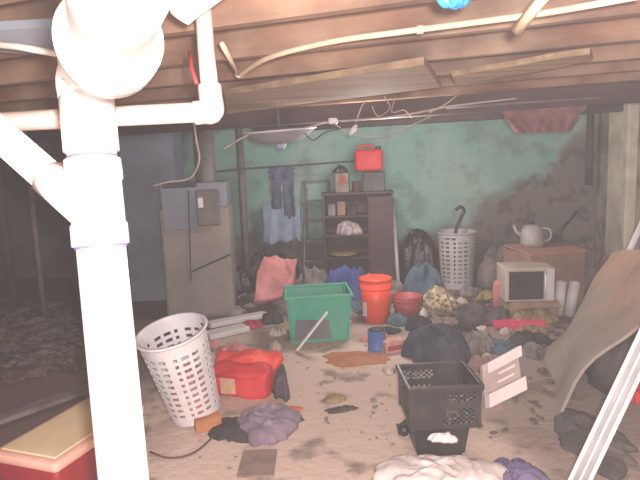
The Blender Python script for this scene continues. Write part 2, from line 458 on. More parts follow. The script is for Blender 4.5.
# horizontal drain with its rising elbow
h0, h1 = D(-40, 124, 1.76), D(204, 112, 1.76); up = D(206, 50, 1.80); corner = D(212, 111, 1.76)
ht = thing('waste_pipe', 'horizontal white waste pipe passing behind the drain stack with an elbow turning up', 'pipe', (0, 0, 0))
inv = Matrix()
part('pipe', TB([h0, h1], .031, 24), pvc_old, ht)
part('elbow', tube(bmesh.new(), smoothpath([h1-(corner-h1).normalized()*.03, h1, corner, corner+(up-corner)*.25, corner+(up-corner)*.4], 6), .037, 24), pvc_old, ht)
part('riser', TB([corner+(up-corner)*.35, up, up+Vector((0, 0, .2))], .027, 24), pvc_old, ht)
part('hanger_strap', TB([D(190, 52, 1.85), D(192, 70, 1.82), D(197, 84, 1.8)], .007, 8), redm, ht)

# ivory supply line on the joists
pts = [G(222, 44, 2.06), G(239, 76, 2.03), G(268, 58, 2.04), G(330, 42, 2.05), G(400, 32, 2.05), G(470, 23, 2.05), G(550, 12, 2.05), G(640, -4, 2.05)]
sl = thing('supply_pipe', 'long curving ivory plastic supply pipe strung under the joists', 'pipe')
part('pipe', TB([pts[0], pts[1]], .010, 12), ivory, sl)
part('pipe', tube(bmesh.new(), smoothpath(pts[1:], 6), .011, 12), ivory, sl)
part('elbow', tube(bmesh.new(), [pts[1]+(pts[0]-pts[1])*.07, pts[1], pts[1]+(pts[2]-pts[1])*.07], .015, 12), ivory, sl)
q = G(420, 29.5, 2.05); part('clamp', TB([q-Vector((.012, 0, 0)), q+Vector((.012, 0, 0))], .016, 12), ivory, sl)
a, b = D(517, 30, 1.62), D(553, -14, 1.45)
o = link('pipe_stub', TB([a, b, b+Vector((0, 0, .25))], .017, 18), ivory, smooth=True); tag(o, 'short ivory pipe stub with a cut end poking down from the ceiling at top right', 'pipe')
# blue plastic and pale foam
q = D(456, 4, 1.5)
o = link('plastic_bag', heap_bm(.105, .07, .04, 3), bluebright, smooth=True); o.matrix_world = Matrix.Translation(q+Vector((0, 0, .035))) @ Matrix.Rotation(PI, 4, 'X') @ Matrix.Scale(1.5, 4, (0, 0, 1)); tag(o, 'bright blue plastic tucked between the joists at the top of the photo', 'plastic bag')
a, b, c, d = D(166, -12, 1.5), D(236, -12, 1.5), D(189, 23, 1.55), D(171, 13, 1.55)
tag(link('foam_scrap', slab_bm((a, b, c, d), .015, 4, .01, 1), paper), 'torn pinkish white foam scrap hanging beside the drain bend', 'foam')

# bowl lamp
lp = D(280, 138, 4.75)
lamp = thing('ceiling_lamp', 'shallow grey bowl ceiling lamp with a knob hanging ahead of the green wall', 'lamp', lp)
lamp.rotation_euler = (R(4), R(-2), 0)
link('shade', LT([(.0, -.05), (.05, -.05), (.16, -.04), (.25, .01), (.30, .055), (.31, .06), (.30, .065), (.24, .03), (.15, -.02), (0, -.03)], 40), M('frosted grey glass', (150, 154, 162), (132, 136, 144), 3, .4, .05, .25), lamp, True)
link('rim', LT([(.30, .058), (.315, .058), (.318, .068), (.30, .070), (.30, .058)], 40), white_pl, lamp, True)
link('finial', LT([(0, -.10), (.022, -.095), (.045, -.075), (.05, -.05), (0, -.045)], 20), pale_blue, lamp, True)
link('stem', TB([(0, 0, -.03), (0, 0, ZC-lp.z+.02)], .008, 10), steel, lamp, True)
# wires under the plank
def wire(label, pp, r=.006, m=ivory, cat='wire', name='wire', d=4.6):
    return tag(link(name, tube(bmesh.new(), smoothpath([D(*(p if len(p) == 3 else (p[0], p[1], d))) for p in pp], 5), r, 8), m, smooth=True), label, cat)
grp = 'loose wires below the plank'
wirem = M('pale cable sheath', (196, 176, 164), (158, 138, 128), 8, .6, .1, .2)
wire('main pale cable sagging from the bowl lamp to the right along the girder', [(305, 128), (330, 122), (370, 119), (410, 114), (452, 106), (520, 98)], .008, wirem)
wire('cable end curling up at the right end of the wire tangle', [(430, 112), (446, 104), (457, 95)], .006, wirem)
wire('thin wire looping below the main cable toward the red can', [(335, 124), (352, 134), (380, 136), (405, 128), (432, 116)], .005, wirem)
wire('short wire standing up at the left of the wire tangle', [(356, 122), (361, 108), (366, 100)], .005, wirem)
wire('bent wire hanging from the plank in the middle of the tangle', [(384, 96), (390, 108), (378, 116), (372, 106)], .005, wirem)
wire('looped wire at the right of the tangle', [(395, 98), (392, 112), (404, 110), (412, 118)], .005, wirem)
wire('dark drooping wire beside the bowl lamp at its right', [(300, 125), (312, 140), (326, 132), (345, 128)], .005, blackm)
wire('pale wire trailing down left of the bowl lamp', [(262, 132), (246, 136), (232, 144), (224, 149)], .008, wirem)
q = D(333, 121, 4.55); o = link('wire_connector', BX((0, 0, 0), (.075, .05, .05), bev=.012), white_pl, loc=q); tag(o, 'white plastic connector block on the main cable', 'connector')
q = D(353, 130, 4.55); o = link('wire_connector', TB([(-.03, 0, -.04), (0, 0, 0), (.03, 0, .04)], [.012, .022, .014], 10), white_pl, smooth=True, loc=q); tag(o, 'white wire nut dangling just under the main cable', 'connector')
# torn insulation on the right, hung from the girder
def under_beam(u, z, off=-.1):
    r = ray(u, 110); k_ = math.tan(SK); t_ = (5.2+off)/(r.y+k_*r.x); p_ = CP+r*t_; p_.z = z; return p_
q = under_beam(543, 1.955, 0.0)
o = link('insulation', drape_bm(.66, .20, 4, .03, 3, .03, prof=lambda v: 1-.35*v), insul, loc=q); o.rotation_euler = (0, 0, -SK); tag(o, 'torn dark pinkish insulation hanging under the girder at the right', 'insulation')
tag(link('conduit', tube(bmesh.new(), [under_beam(u, 2.0) for u in (446, 500, 560, 600)], .014, 10), steel, smooth=True), 'thin grey conduit clipped along the dark girder at the right', 'conduit')

# ------------------------------------------------------------------ back wall area
def floorpost(u, v0, d, r, label, m, name='support_post'):
    p = D(u, v0, d); o = thing(name, label, 'post', (p.x, p.y, 0))
    link('pole', TB([(0, 0, 0), (0, 0, ZC)], r, 16), m, o, True)
    link('base_plate', BX((0, 0, .006), (r*4, r*4, .012)), m, o); link('top_plate', BX((0, 0, ZC-.006), (r*4, r*4, .012)), m, o)
    return o
floorpost(243, 200, 6.9, .045, 'grey steel support post standing right of the furnace', steel)
floorpost(36, 240, 6.0, .028, 'thin rusty post standing in the dark left part of the room', M('rusty post', (128, 104, 94), (92, 72, 66), 5, .8, .3, .2))
floorpost(6, 240, 6.6, .05, 'dark post at the far left edge of the room', M('dark post wood', (82, 72, 72), (60, 52, 52), 5, .8, .3, .2))

# furnace
fb = G(196, 318); rz = YAW+R(4)
w = W(66, fb); 
fu = thing('furnace', 'tall beige and blue grey furnace cabinet standing left of the steel post', 'furnace', (fb.x, fb.y+.3, 0), rz)
FH = 1.42
bevmod(link('lower_cabinet', BX((0, 0, FH*.41), (w, .6, FH*.82-.0)), furn_lo, fu), .012)
bevmod(link('upper_cabinet', BX((.0, .0, FH*.91), (w*.96, .56, FH*.18)), furn_up, fu), .01)
link('upper_panel', BX((-w*.19, -.31, FH*.82), (w*.52, .02, FH*.30), bev=.006), furn_up, fu)
link('lower_panel', BX((-w*.02, -.308, FH*.33), (w*.9, .016, FH*.62), bev=.006), furn_lo, fu)
link('control_box', BX((w*.22, -.33, FH*.82), (w*.34, .06, FH*.26), bev=.015), steel, fu)
link('label_plate', BX((w*.12, -.363, FH*.86), (.05, .006, .10)), white_pl, fu)
link('vent_opening', BX((-w*.18, -.29, FH*.985), (w*.5, .06, .035), bev=.004), blackm, fu)
link('seam', BX((-w*.08, -.322, FH*.62), (.014, .012, FH*.66), Matrix.Rotation(R(2.5), 3, 'Y')), blackm, fu)
link('brace_rod', TB([(-w*.08, -.33, FH*.36), (w*.50, -.33, FH*.47)], .009, 8), blackm, fu)
link('flue', LT([(.11, FH), (.11, ZC-.01), (.1, ZC-.01), (.1, FH)], 24, Matrix.Translation((w*.15, .05, 0))), steel, fu, True)
# tall duct left of it
db = G(146, 312)
du = thing('return_duct', 'tall blue grey sheet metal duct standing against the left of the furnace', 'duct', (db.x-.10, db.y+.75, 0), YAW)
link('trunk', BX((0, 0, ZC/2), (.62, .5, ZC-.002), bev=.006), duct_m, du)
for zz in (.55, 1.1, 1.6): link('flange', BX((0, 0, zz), (.64, .52, .025)), duct_m, du)
# cable off the ceiling into the furnace top
wire('white cable dropping from the joists and curling onto the furnace top', [(193, 118, 5.4), (196, 140, 5.45), (199, 160, 5.5), (190, 178, 5.55), (168, 182, 5.5), (153, 186, 5.5)], .012, wirem, 'cable', 'cable')
wire('black clothesline stretched from the furnace to the red fuel can', [(196, 174, 6.2), (240, 169, 6.4), (300, 165, 6.7), (354, 161, 6.85)], .010, blackm, 'clothesline', 'clothesline')
q = D(205, 163, 6.2); tag(link('junction_box', BX((0, 0, 0), (.13, .06, .17), bev=.01), M('tan box', (150, 124, 104), None, 5), loc=q), 'tan junction box hanging above the furnace flue', 'box')

# clothes on the line
q = D(281, 167, 6.62)
je = thing('hanging_jeans', 'dark blue trousers hanging from the black clothesline', 'trousers', q, R(2))
link('waist', drape_bm(.30, .14, 1, .03, 2, .012), M('dark jean cloth', (72, 82, 104), (52, 60, 82), 6, .95, .3, .2), je, True)
for sx, L_ in ((-1, .36), (1, .46)):
    o = link('trouser_leg', drape_bm(.13, L_, 2+sx, .03, 1.2, .012), MATS['dark jean cloth'], je, True); o.location = (sx*.078, .0, -.13)
q = D(281, 206, 7.55)
o = link('hanging_cloth', drape_bm(.52, .54, 8, .015, 2.5, .02), pale_blue, smooth=True, loc=q+Vector((0, 0, .05))); tag(o, 'pale blue cloth hung flat on the green wall below the dark trousers', 'cloth')

# step ladder
lb = G(316, 284)
ld = thing('step_ladder', 'small grey step ladder leaning on the green wall left of the dark shelf', 'ladder', (lb.x, YB-.32, 0), 0)
LH = 1.34
steel_l = M('dull aluminium', (120, 124, 122), (96, 100, 98), 5, .5, .1, .3)
for sx in (-.17, .17):
    link('rail', TB([(sx*1.1, -.1, 0), (sx*.95, .2, LH)], .017, 8), steel_l, ld)
    link('rear_leg', TB([(sx, .22, 0), (sx*.9, .24, LH-.1)], .012, 8), steel_l, ld)
for i in range(5):
    zz = .26+i*.265; yy = -.1+.3*zz/LH
    link('step', BX((0, yy, zz), (.34, .07, .022)), steel_l, ld)

# dark shelf unit
sb = G(358, 287); sy = 6.95
sw, sh, sd = .86, 1.17, .36
cx = D(358, 230, 7.0).x
sh_o = thing('shelf_unit', 'dark brown wooden shelf unit standing against the green wall', 'shelf', (cx, sy+.1, 0), R(3))
for sx in (-1, 1): link('side_panel', BX((sx*(sw/2-.012), 0, sh/2), (.024, sd, sh)), darkwood, sh_o)
link('back_panel', BX((0, sd/2-.006, sh/2), (sw-.05, .012, sh)), darkwood, sh_o)
link('top', BX((0, 0, sh+.011), (sw+.03, sd+.02, .024)), darkwood, sh_o)
for zz in (.08, .38, .66, .90): link('shelf', BX((0, -.005, zz), (sw-.05, sd-.02, .022)), darkwood, sh_o)
link('divider', BX((.13, 0, sh*.55), (.02, sd-.03, sh*.94)), darkwood, sh_o)
link('door', BX((.28, -sd/2-.008, sh*.5), (.29, .016, sh*.94), bev=.004), darkwood, sh_o)
Ms = sh_o.matrix_basis.copy()
Ms = Matrix.Translation(sh_o.location) @ Matrix.Rotation(R(3), 4, 'Z')
def onshelf(x, y, z): return Ms @ Vector((x, y, z))
tag(link('plastic_bag', heap_bm(.30, .22, .17, 11), M('white crinkled bag', (196, 178, 180), (150, 132, 136), 14, .6, .4, .1), smooth=True, loc=onshelf(-.13, -.10, .672)), 'crumpled whitish plastic bag lying in the open shelf', 'plastic bag')
o = thing('serving_plate', 'tan oval plate standing on the low shelf of the dark unit', 'plate', onshelf(-.20, -.09, .392), 0)
pm_ = M('tan glaze', (176, 148, 120), (150, 120, 96), 6, .5, .1, .1)
link('plate', LT([(0, 0), (.10, .0), (.16, .03), (.165, .032), (.16, .038), (.10, .012), (0, .01)], 30), pm_, o, True)
link('foot_ring', LT([(.07, -.0), (.08, -.0), (.08, .008), (.07, .008)], 24), pm_, o, True)
for i, (x, wv, hv, mm, lab) in enumerate([(-.32, .09, .14, greycloth, 'grey box tucked in the upper left of the dark shelf'), (-.20, .10, .17, cardb, 'brown box in the upper compartment of the dark shelf'), (-.07, .11, .12, darkcloth, 'black box in the upper compartment of the dark shelf')]):
    o = link('storage_box', BX((0, 0, hv/2), (wv, .2, hv), bev=.005), mm, loc=onshelf(x, -.03, .912)); tag(o, lab, 'box')
# on top of the unit
def jerry(loc, rz, label, m, s=1.0):
    t = thing('fuel_can', label, 'fuel can', loc, rz)
    bm = BX((0, 0, .14*s), (.34*s, .22*s, .26*s), bev=.04*s); link('body', bm, m, t, True)
    link('handle', tube(bmesh.new(), smoothpath([(-.12*s, 0, .25*s), (-.10*s, 0, .31*s), (.04*s, 0, .31*s), (.07*s, 0, .25*s)], 5), .017*s, 12), m, t, True)
    link('cap', LT([(0, 0), (.035*s, 0), (.035*s, .045*s), (0, .045*s)], 18, Matrix.Translation((.12*s, 0, .255*s))), blackp, t, True)
    link('rib', BX((0, -.112*s, .14*s), (.2*s, .012, .13*s), bev=.005), m, t)
    return t
zt = sh+.023
bevmod(tag(link('cash_box', BX((0, 0, .12), (.27, .24, .24), bev=.01), M('black painted box', (58, 58, 62), (42, 42, 46), 5, .6), loc=onshelf(.21, 0, zt)), 'black square box on the shelf top under the red fuel can', 'box'), .004)
jerry(onshelf(.15, 0, zt+.242), R(4), 'bright red fuel can perched on the black box above the shelf', redp, 1.02)
t = thing('picture_box', 'small greyish box with a reddish patch on the left of the shelf top', 'box', onshelf(-.18, -.02, zt), R(-5))
link('body', BX((0, 0, .12), (.17, .12, .24), bev=.004), M('pale print box', (150, 132, 122), (120, 104, 96), 12), t)
link('printed_patch', BX((.01, -.062, .15), (.08, .006, .10)), redm, t)
tag(link('paint_tin', LT([(0, 0), (.055, 0), (.055, .13), (.058, .135), (.0, .135)], 22), M('brown tin', (96, 74, 58), (70, 54, 44), 6), smooth=True, loc=onshelf(-.01, -.08, zt)), 'brown tin on the shelf top between the picture box and black box', 'tin')
q = onshelf(-.20, -.02, zt+.242); tag(link('toy_figure', heap_bm(.16, .09, .09, 21), blackp, smooth=True, loc=q), 'small black knotted gadget on top of the picture box', 'gadget')
# pale stick beside shelf
q = D(395, 232, 6.9); tag(link('pale_stick', TB([(q.x+.03, q.y, 0), (q.x-.02, YB-.42, 1.07)], .026, 10), white_pt, smooth=True), 'pale upright pole leaning beside the right side of the dark shelf', 'pole')

# ------------------------------------------------------------------ baskets
def basket(name, label, loc, rot, rb, rt, h, m, nth=54, nz=26, bands=((3, 22),), cat='laundry basket', oval=1.0, group=None):
    t = thing(name, label, cat, loc); t.rotation_euler = rot
    bm = bmesh.new(); g = []
    prof = lambda v: rb+(rt-rb)*v
    for j in range(nz+1):
        v = j/nz; r = prof(v)
        g.append([bm.verts.new((r*math.cos(2*PI*k/nth), r*oval*math.sin(2*PI*k/nth), v*h)) for k in range(nth)])
    for j in range(nz):
        for k in range(nth):
            hole = (j % 2 == 1) and 3 <= j <= nz-5 and (k % 3 != 0) and (k % 9 not in (1,))
            grip = j in (nz-3,) and (k % (nth//2) in (nth//8, nth//8+1, nth//8+2, nth//8+3, nth//8+4, nth//8+5))
            if hole or grip: continue
            bm.faces.new((g[j][k], g[j][(k+1) % nth], g[j+1][(k+1) % nth], g[j+1][k]))
    o = link('basket_wall', bm, m, t); thick(o, .004, 0)
    link('basket_base', LT([(0, .0), (rb, .0), (rb, .008), (0, .008)], nth, Matrix.Scale(oval, 4, (0, 1, 0))), m, t, True)
    link('rim', LT([(rt, h-.012), (rt+.014, h-.012), (rt+.018, h), (rt+.012, h+.006), (rt-.004, h+.004), (rt, h-.012)], nth, Matrix.Scale(oval, 4, (0, 1, 0))), m, t, True)
    return t
# near one, tipping
b0 = G(193, 419)
base_c = D(196, 412, dep(b0)); base_c.z = .055
rim_c = D(171, 331, dep(b0)-.20)
axv = (rim_c-base_c); H_ = axv.length; q_ = axv.to_track_quat('Z', 'Y')
wb = basket('laundry_basket', 'white slotted laundry basket tilting beside the drain stack', base_c, (0, 0, 0), 0.155, .205, H_, white_pl)
wb.rotation_mode = 'QUATERNION'; wb.rotation_quaternion = q_
o = heap('laundry', 'pink laundry bundled inside the tilting white basket', 'laundry', (0, 0), .27, .27, .34, pinkc, 31, 0, flat=.9)
o.rotation_mode = 'QUATERNION'; o.rotation_quaternion = q_; o.location = base_c+axv.normalized()*.012
# rear one
rb0 = G(459, 290)
basket('laundry_basket', 'pale round laundry basket standing at the back before the bare stone wall', (rb0.x, rb0.y+.2, 0), (0, 0, 0), .185, .225, .68, M('dull white plastic', (196, 190, 190), (176, 170, 170), 4, .6, .1, .2), nth=54)
q = Vector((rb0.x, rb0.y+.2, 0))
cg = link('coat_hook', tube(bmesh.new(), smoothpath([q+Vector((-.05, 0, .02)), q+Vector((-.02, 0, .62)), q+Vector((.05, .0, .84)), q+Vector((.09, 0, .92)), q+Vector((.05, 0, .98)), q+Vector((-.01, 0, .94))], 5), [.02]*26, 10), blackp, smooth=True) 
tag(cg, 'black hooked handle sticking out of the rear laundry basket', 'hook')

# ------------------------------------------------------------------ green tub
tb = G(316, 343)
tub = thing('storage_tub', 'green plastic storage tub standing open in the middle of the floor', 'tub', (tb.x, tb.y+.22, 0), YAW+R(4))
def taper(w0, l0, w1, l1, z0, z1, th=.006, bev=.02):
    bm = bmesh.new()
    def ring(w_, l_, z): return [bm.verts.new((x*w_/2, y_*l_/2, z)) for x, y_ in ((-1, -1), (1, -1), (1, 1), (-1, 1))]
    r = [ring(w0, l0, z0), ring(w1, l1, z1), ring(w1-th*2, l1-th*2, z1), ring(w0-th*2, l0-th*2, z0+th)]
    bm.faces.new(r[0])
    for a_, b_ in zip(r, r[1:]):
        for k in range(4): bm.faces.new((a_[k], a_[(k+1) % 4], b_[(k+1) % 4], b_[k]))
    bm.faces.new(r[3])
    if bev:
        es = [e for e in bm.edges if abs(e.verts[0].co.z-e.verts[1].co.z) > (z1-z0)*.5]
        bmesh.ops.bevel(bm, geom=es, offset=bev, segments=3, affect='EDGES')
    return bm
TW = .58; TH_ = .42
link('tub_body', taper(TW*.9, .38, TW, .46, 0, TH_), green_tub, tub)
bmr = bmesh.new()
for s_ in (-1, 1):
    box(bmr, (0, s_*.232, TH_), (TW+.03, .022, .026), bev=.006); box(bmr, (s_*TW/2, 0, TH_), (.022, .46, .026), bev=.006)
link('rim', bmr, green_tub, tub)
for s_ in (-1, 1): link('handle', BX((s_*(TW/2+.012), 0, TH_-.03), (.02, .14, .05), bev=.008), green_tub, tub)
link('grime_patch', slab_bm(((-.23, -.203, .03), (.10, -.203, .03), (.08, -.217, .20), (-.21, -.219, .22)), .006, 4, .002), grime, tub)
a, b = G(297, 350, .02), D(327, 312, dep(tb)-.28)
o = link('white_stick', BX((0, 0, 0), (.055, .02, (b-a).length), bev=.004), white_pl); o.matrix_world = Matrix.Translation((a+b)/2) @ (b-a).to_track_quat('Z', 'Y').to_matrix().to_4x4(); tag(o, 'short white flat stick leaning on the front of the green tub', 'stick')

# ------------------------------------------------------------------ buckets
def bucket(label, p, rb, rt, h, m, handle_m, group=None, tilt=0):
    t = thing('bucket', label, 'bucket', p)
    t.rotation_euler = (0, tilt, R(20))
    link('pail', LT([(0, 0), (rb, 0), (rt, h), (rt-.006, h), (rb-.006, .008), (0, .008)], 36), m, t, True)
    for zz in (h*.80, h*.97): 
        r_ = rb+(rt-rb)*zz/h
        link('ring', LT([(r_-.001, zz-.008), (r_+.008, zz-.006), (r_+.008, zz+.006), (r_-.001, zz+.008)], 36), m, t, True)
    pts = [(math.cos(x)*(rt+.008), -.02-math.sin(x)*.05, h*.86-math.sin(x)*rt*.75) for x in [i*PI/14 for i in range(15)]]
    link('bail', TB(pts, .0035, 8), handle_m, t, True)
    return t
p = G(376, 324); p.y += .14; bk = bucket('bright orange bucket standing right of the green tub', (p.x, p.y, 0), .135, .158, .41, orange, steel)
link('paper_label', BX((-.135, -.062, .14), (.006, .05, .14), Matrix.Rotation(R(25), 3, 'Z')), white_pl, bk)
link('lid', LT([(0, .408), (.160, .408), (.165, .415), (.165, .43), (.14, .44), (0, .436)], 36), orange, bk, True)
p = G(405, 324); p.y += .14; bucket('dull red bucket standing just right of the orange bucket', (p.x+.03, p.y, 0), .115, .145, .25, redm, blackm)
p = G(377, 351); 
t = thing('paint_can', 'small blue can with a dark lid standing before the orange bucket', 'can', (p.x, p.y+.05, 0))
link('can', LT([(0, 0), (.075, 0), (.078, .01), (.075, .02), (.075, .16), (.079, .168), (0, .168)], 26), M('blue can paint', (74, 124, 190), (60, 100, 166), 6, .5, .1, .15), t, True)
link('lid', LT([(0, .166), (.066, .166), (.066, .176), (0, .176)], 26), blackm, t, True)
p = G(393, 352); t = thing('food_box', 'little pink and cream carton lying right of the blue can', 'carton', (p.x, p.y+.03, 0), R(25))
link('carton', BX((0, 0, .05), (.18, .12, .10), bev=.004), M('cream carton', (216, 190, 176), (196, 130, 120), 12), t)
link('printed_band', BX((0, -.062, .045), (.15, .006, .04)), redm, t)
# orange mat
o = heap('floor_mat', 'rusty orange rag mat lying flat before the blue can', 'mat', G(357, 359), W(62, G(357, 359)), .34, .035, rust, 41, 0, fold=.3); 
# ------------------------------------------------------------------ red cooler and white strips on the left
p0, p1 = G(55, 462, .40), G(-6, 447, .40)
pf = G(100, 432, .40)
dl = (pf-p0).normalized(); L_ = .60; dw = (p1-p0); wd = dw.length; dw = Vector((-dl.y, dl.x, 0))
cc = p0+dl*L_/2+dw*wd/2
co = thing('cooler', 'red cooler with a cream lid in the bottom left corner', 'cooler', (cc.x, cc.y, 0), math.atan2(dl.y, dl.x))
bevmod(link('body', BX((0, 0, .17), (L_-.03, wd-.03, .34), bev=.02), M('red cooler plastic', (150, 30, 38), (128, 24, 32), 3, .5, .1, .15), co), .004)
link('lid', BX((0, 0, .365), (L_, wd, .05), bev=.018), M('cream lid edge', (222, 176, 160), (206, 158, 142), 3, .5, .1, .1), co)
link('lid_panel', BX((0, 0, .39), (L_-.07, wd-.07, .012), bev=.004), cream, co)
link('handle', tube(bmesh.new(), [(L_/2-.02, -.08, .25), (L_/2+.03, -.08, .25), (L_/2+.03, .08, .25), (L_/2-.02, .08, .25)], .01, 8), cream, co, True)
link('latch', BX((0, -wd/2-.004, .33), (.07, .014, .06), bev=.003), cream, co)
# wood edge behind cooler
a, b = G(-20, 425, .06), G(92, 386, .06)
o = link('wood_strip', BX((0, 0, 0), (.03, .10, (b-a).length)), M('grey weathered wood', (130, 116, 112), (98, 84, 82), 6, .9, .3, .3)); o.matrix_world = Matrix.Translation((a+b)/2) @ (b-a).to_track_quat('Z', 'Y').to_matrix().to_4x4() @ Matrix.Rotation(PI/2, 4, 'Z'); o.location.z = .051; tag(o, 'long grey wooden strip on the floor behind the red cooler', 'wood strip')
# white trim boards behind basket
def plank(label, u0, v0, u1, v1, z0, z1, w, th, m, name='board', cat='board'):
    a, b = G(u0, v0, z0), G(u1, v1, z1)
    o = link(name, BX((0, 0, 0), (w, th, (b-a).length), bev=min(w, th)*.15), m)
    d_ = (b-a).normalized(); x = d_.cross(Vector((0, 0, 1))).normalized(); y_ = d_.cross(x)
    o.matrix_world = Matrix.Translation((a+b)/2) @ Matrix((x, y_, d_)).transposed().to_4x4()
    return tag(o, label, cat)
plank('white board lying between the tilting basket and the green tub, nearest the red tool bag', 206, 336, 246, 327, .03, .03, .17, .05, white_pt)
plank('second white board just behind the nearest one, running toward the green tub', 208, 325, 266, 314, .05, .03, .12, .05, white_pt)
plank('thin pale stick on the floor right of the furnace foot', 204, 316, 245, 294, .02, .02, .03, .02, white_pt, 'thin_stick', 'stick')
heap('rag', 'magenta rag on the floor left of the green tub', 'rag', G(252, 326), .24, .22, .06, magenta, 51)
heap('rag', 'black and white scrap of cloth touching the left side of the green tub', 'rag', G(272, 322), .20, .22, .12, darkcloth, 52)
heap('crumpled_paper', 'crumpled whitish paper beside the left foot of the green tub', 'paper', G(276, 334), .16, .14, .07, paper, 53)
# red tool bag
p = G(240, 398)
tbg = thing('tool_bag', 'bright red tool bag with a beige patch lying right of the tilting basket', 'bag', (p.x+.02, p.y+.13, 0), YAW+R(-14))
crumple(link('bag_body', BX((0, 0, .11), (.44, .30, .21), bev=.045), redp, tbg, True), .035, 7)
link('top_roll', tube(bmesh.new(), [(-.24, .06, .20), (-.22, .06, .21), (0, .05, .22), (.22, .06, .21), (.24, .06, .20)], [.03, .062, .07, .062, .03], 18), M('orange red vinyl', (226, 74, 58), (206, 56, 46), 5, .6, .2, .15), tbg, True).name = 'top_roll'
crumple(bpy.data.objects['top_roll'], .03, 9)
link('patch', BX((-.08, -.152, .09), (.11, .008, .11), bev=.003), M('beige patch', (222, 178, 140), (200, 150, 116), 20), tbg)
link('strap', TB([(-.20, -.145, .15), (-.05, -.16, .18), (.12, -.155, .15)], .010, 8), redp, tbg, True)
heap('rag', 'dark grey rag draped along the right end of the red tool bag', 'rag', G(280, 386), .14, .56, .17, M('charcoal rag', (84, 76, 88), (56, 50, 60), 6, .95, .4, .2), 54, YAW+R(6))
heap('sweater', 'mauve grey sweater crumpled on the floor in front of the tool bag', 'sweater', G(264, 426), .40, .56, .085, purplegrey, 55, .3)
heap('rag', 'black rag sticking out left of the mauve sweater', 'rag', G(230, 430), .24, .30, .045, darkcloth, 56, .6)
heap('cardboard_scrap', 'orange scrap lying right of the mauve sweater', 'scrap', G(293, 409), .12, .09, .02, M('orange scrap', (222, 122, 84), (190, 96, 66), 8), 57)
heap('dark_scrap', 'small black scrap just below the orange scrap', 'scrap', G(298, 420), .09, .05, .02, blackp, 58)
heap('dark_scrap', 'long dark brown splinter scrap in the middle of the bare floor', 'scrap', G(342, 410), .22, .07, .025, M('dark bark', (72, 58, 50), (50, 40, 36), 9), 59, .35)
heap('crumpled_paper', 'tan crumpled leaf of paper behind the dark splinter', 'paper', G(333, 400), .16, .09, .03, tancloth, 60, .3)
a = G(258, 464); o = link('floor_tile', BX((0, 0, .006), (.19, .26, .012), Matrix.Rotation(YAW, 3, 'Z')), M('brown tile', (146, 124, 114), (120, 98, 90), 8), loc=(a.x, a.y, 0)); tag(o, 'square brown tile lying flat at the bottom edge of the photo', 'tile')
tag(link('wood_block', BX((0, 0, .04), (.16, .10, .08), Matrix.Rotation(.5, 3, 'Z'), bev=.008), M('orange brown wood', (196, 128, 78), (160, 96, 60), 8), loc=G(208, 428)), 'orange brown wooden block at the foot of the tilting basket', 'wood block')
wire('thin dark cord curling on the floor before the tilting basket', [tuple([u, v, dep(G(u, v, .01))]) for u, v in ((150, 452), (170, 458), (195, 452), (218, 432), (232, 420))], .006, M('brown cord', (96, 74, 64), None, 5), 'cord', 'cord')
# ------------------------------------------------------------------ black crates
p = G(439, 461)
cz = YAW+R(2)
ox, oy = p.x, p.y+.15
lb_ = thing('black_bin', 'small black plastic bin under the black crate at the bottom of the photo', 'bin', (ox, oy+.03, .0), cz)
link('bin_body', taper(.26, .26, .31, .30, 0, .18), blackp, lb_)
link('bin_rim', BX((0, 0, .176), (.33, .32, .014), bev=.004), blackp, lb_)
link('side_knob', LT([(0, 0), (.03, 0), (.035, .02), (.02, .05), (0, .05)], 14, Matrix.Translation((-.17, -.05, .12)) @ Matrix.Rotation(-PI/2, 4, 'Y')), blackp, lb_, True)
def crate(name, label, loc, rz, w, l, h, m):
    t = thing(name, label, 'crate', loc, rz)
    bm = bmesh.new(); nx, nz_ = 24, 18
    for side in range(4):
        W_ = w if side % 2 == 0 else l; off = (l if side % 2 == 0 else w)/2
        mt = Matrix.Rotation(side*PI/2, 4, 'Z'); g = {}
        for i in range(nx+1):
            for j in range(nz_+1):
                k = .92+.08*j/nz_
                g[i, j] = bm.verts.new(mt @ Vector(((i/nx-.5)*W_*k, -off*k, j/nz_*h)))
        for i in range(nx):
            for j in range(nz_):
                inl = nx*.42 <= i <= nx-3 and (2 <= j <= 9 or 12 <= j <= 15)
                if inl and (i//1+j//1) % 2 == 0 and j != nz_//2: continue
                bm.faces.new((g[i, j], g[i+1, j], g[i+1, j+1], g[i, j+1]))
    bmesh.ops.remove_doubles(bm, verts=bm.verts, dist=1e-4)
    o = link('crate_wall', bm, m, t); thick(o, .007, 0)
    link('crate_base', BX((0, 0, .006), (w*.92, l*.92, .01)), m, t)
    b2 = bmesh.new()
    for s_ in (-1, 1):
        box(b2, (0, s_*l/2, h), (w+.02, .02, .03), bev=.004); box(b2, (s_*w/2, 0, h), (.02, l, .03), bev=.004)
    link('rim', b2, m, t)
    for s_ in (-1, 1):
        for r_ in (-1, 1): link('corner_post', BX((s_*w*.465, r_*l*.465, h/2), (.02, .02, h)), m, t)
    return t
crate('black_crate', 'black lattice plastic crate stacked on the small black bin', (ox+.01, oy, .185), cz, .38, .34, .225, blackp)
heap('cap', 'dark cap lying inside the black crate', 'cap', (ox+.02, oy), .22, .22, .14, M('grey black cap', (84, 78, 84), (58, 54, 60), 7), 61, z=.20)
q = Vector((ox+.03, oy-.16, .20)); o = heap('white_rag', 'white rag caught on the front of the small black bin', 'rag', (q.x, q.y-.02), .15, .05, .05, whitecloth, 62, z=.13)
heap('bed_sheet', 'white sheet crumpled on the floor under the black bin at the bottom', 'sheet', G(440, 482), .66, .42, .10, whitecloth, 63, fold=.5)
heap('rag', 'violet rag at the bottom edge right of the white sheet', 'rag', G(513, 476), .30, .24, .06, violet, 64)
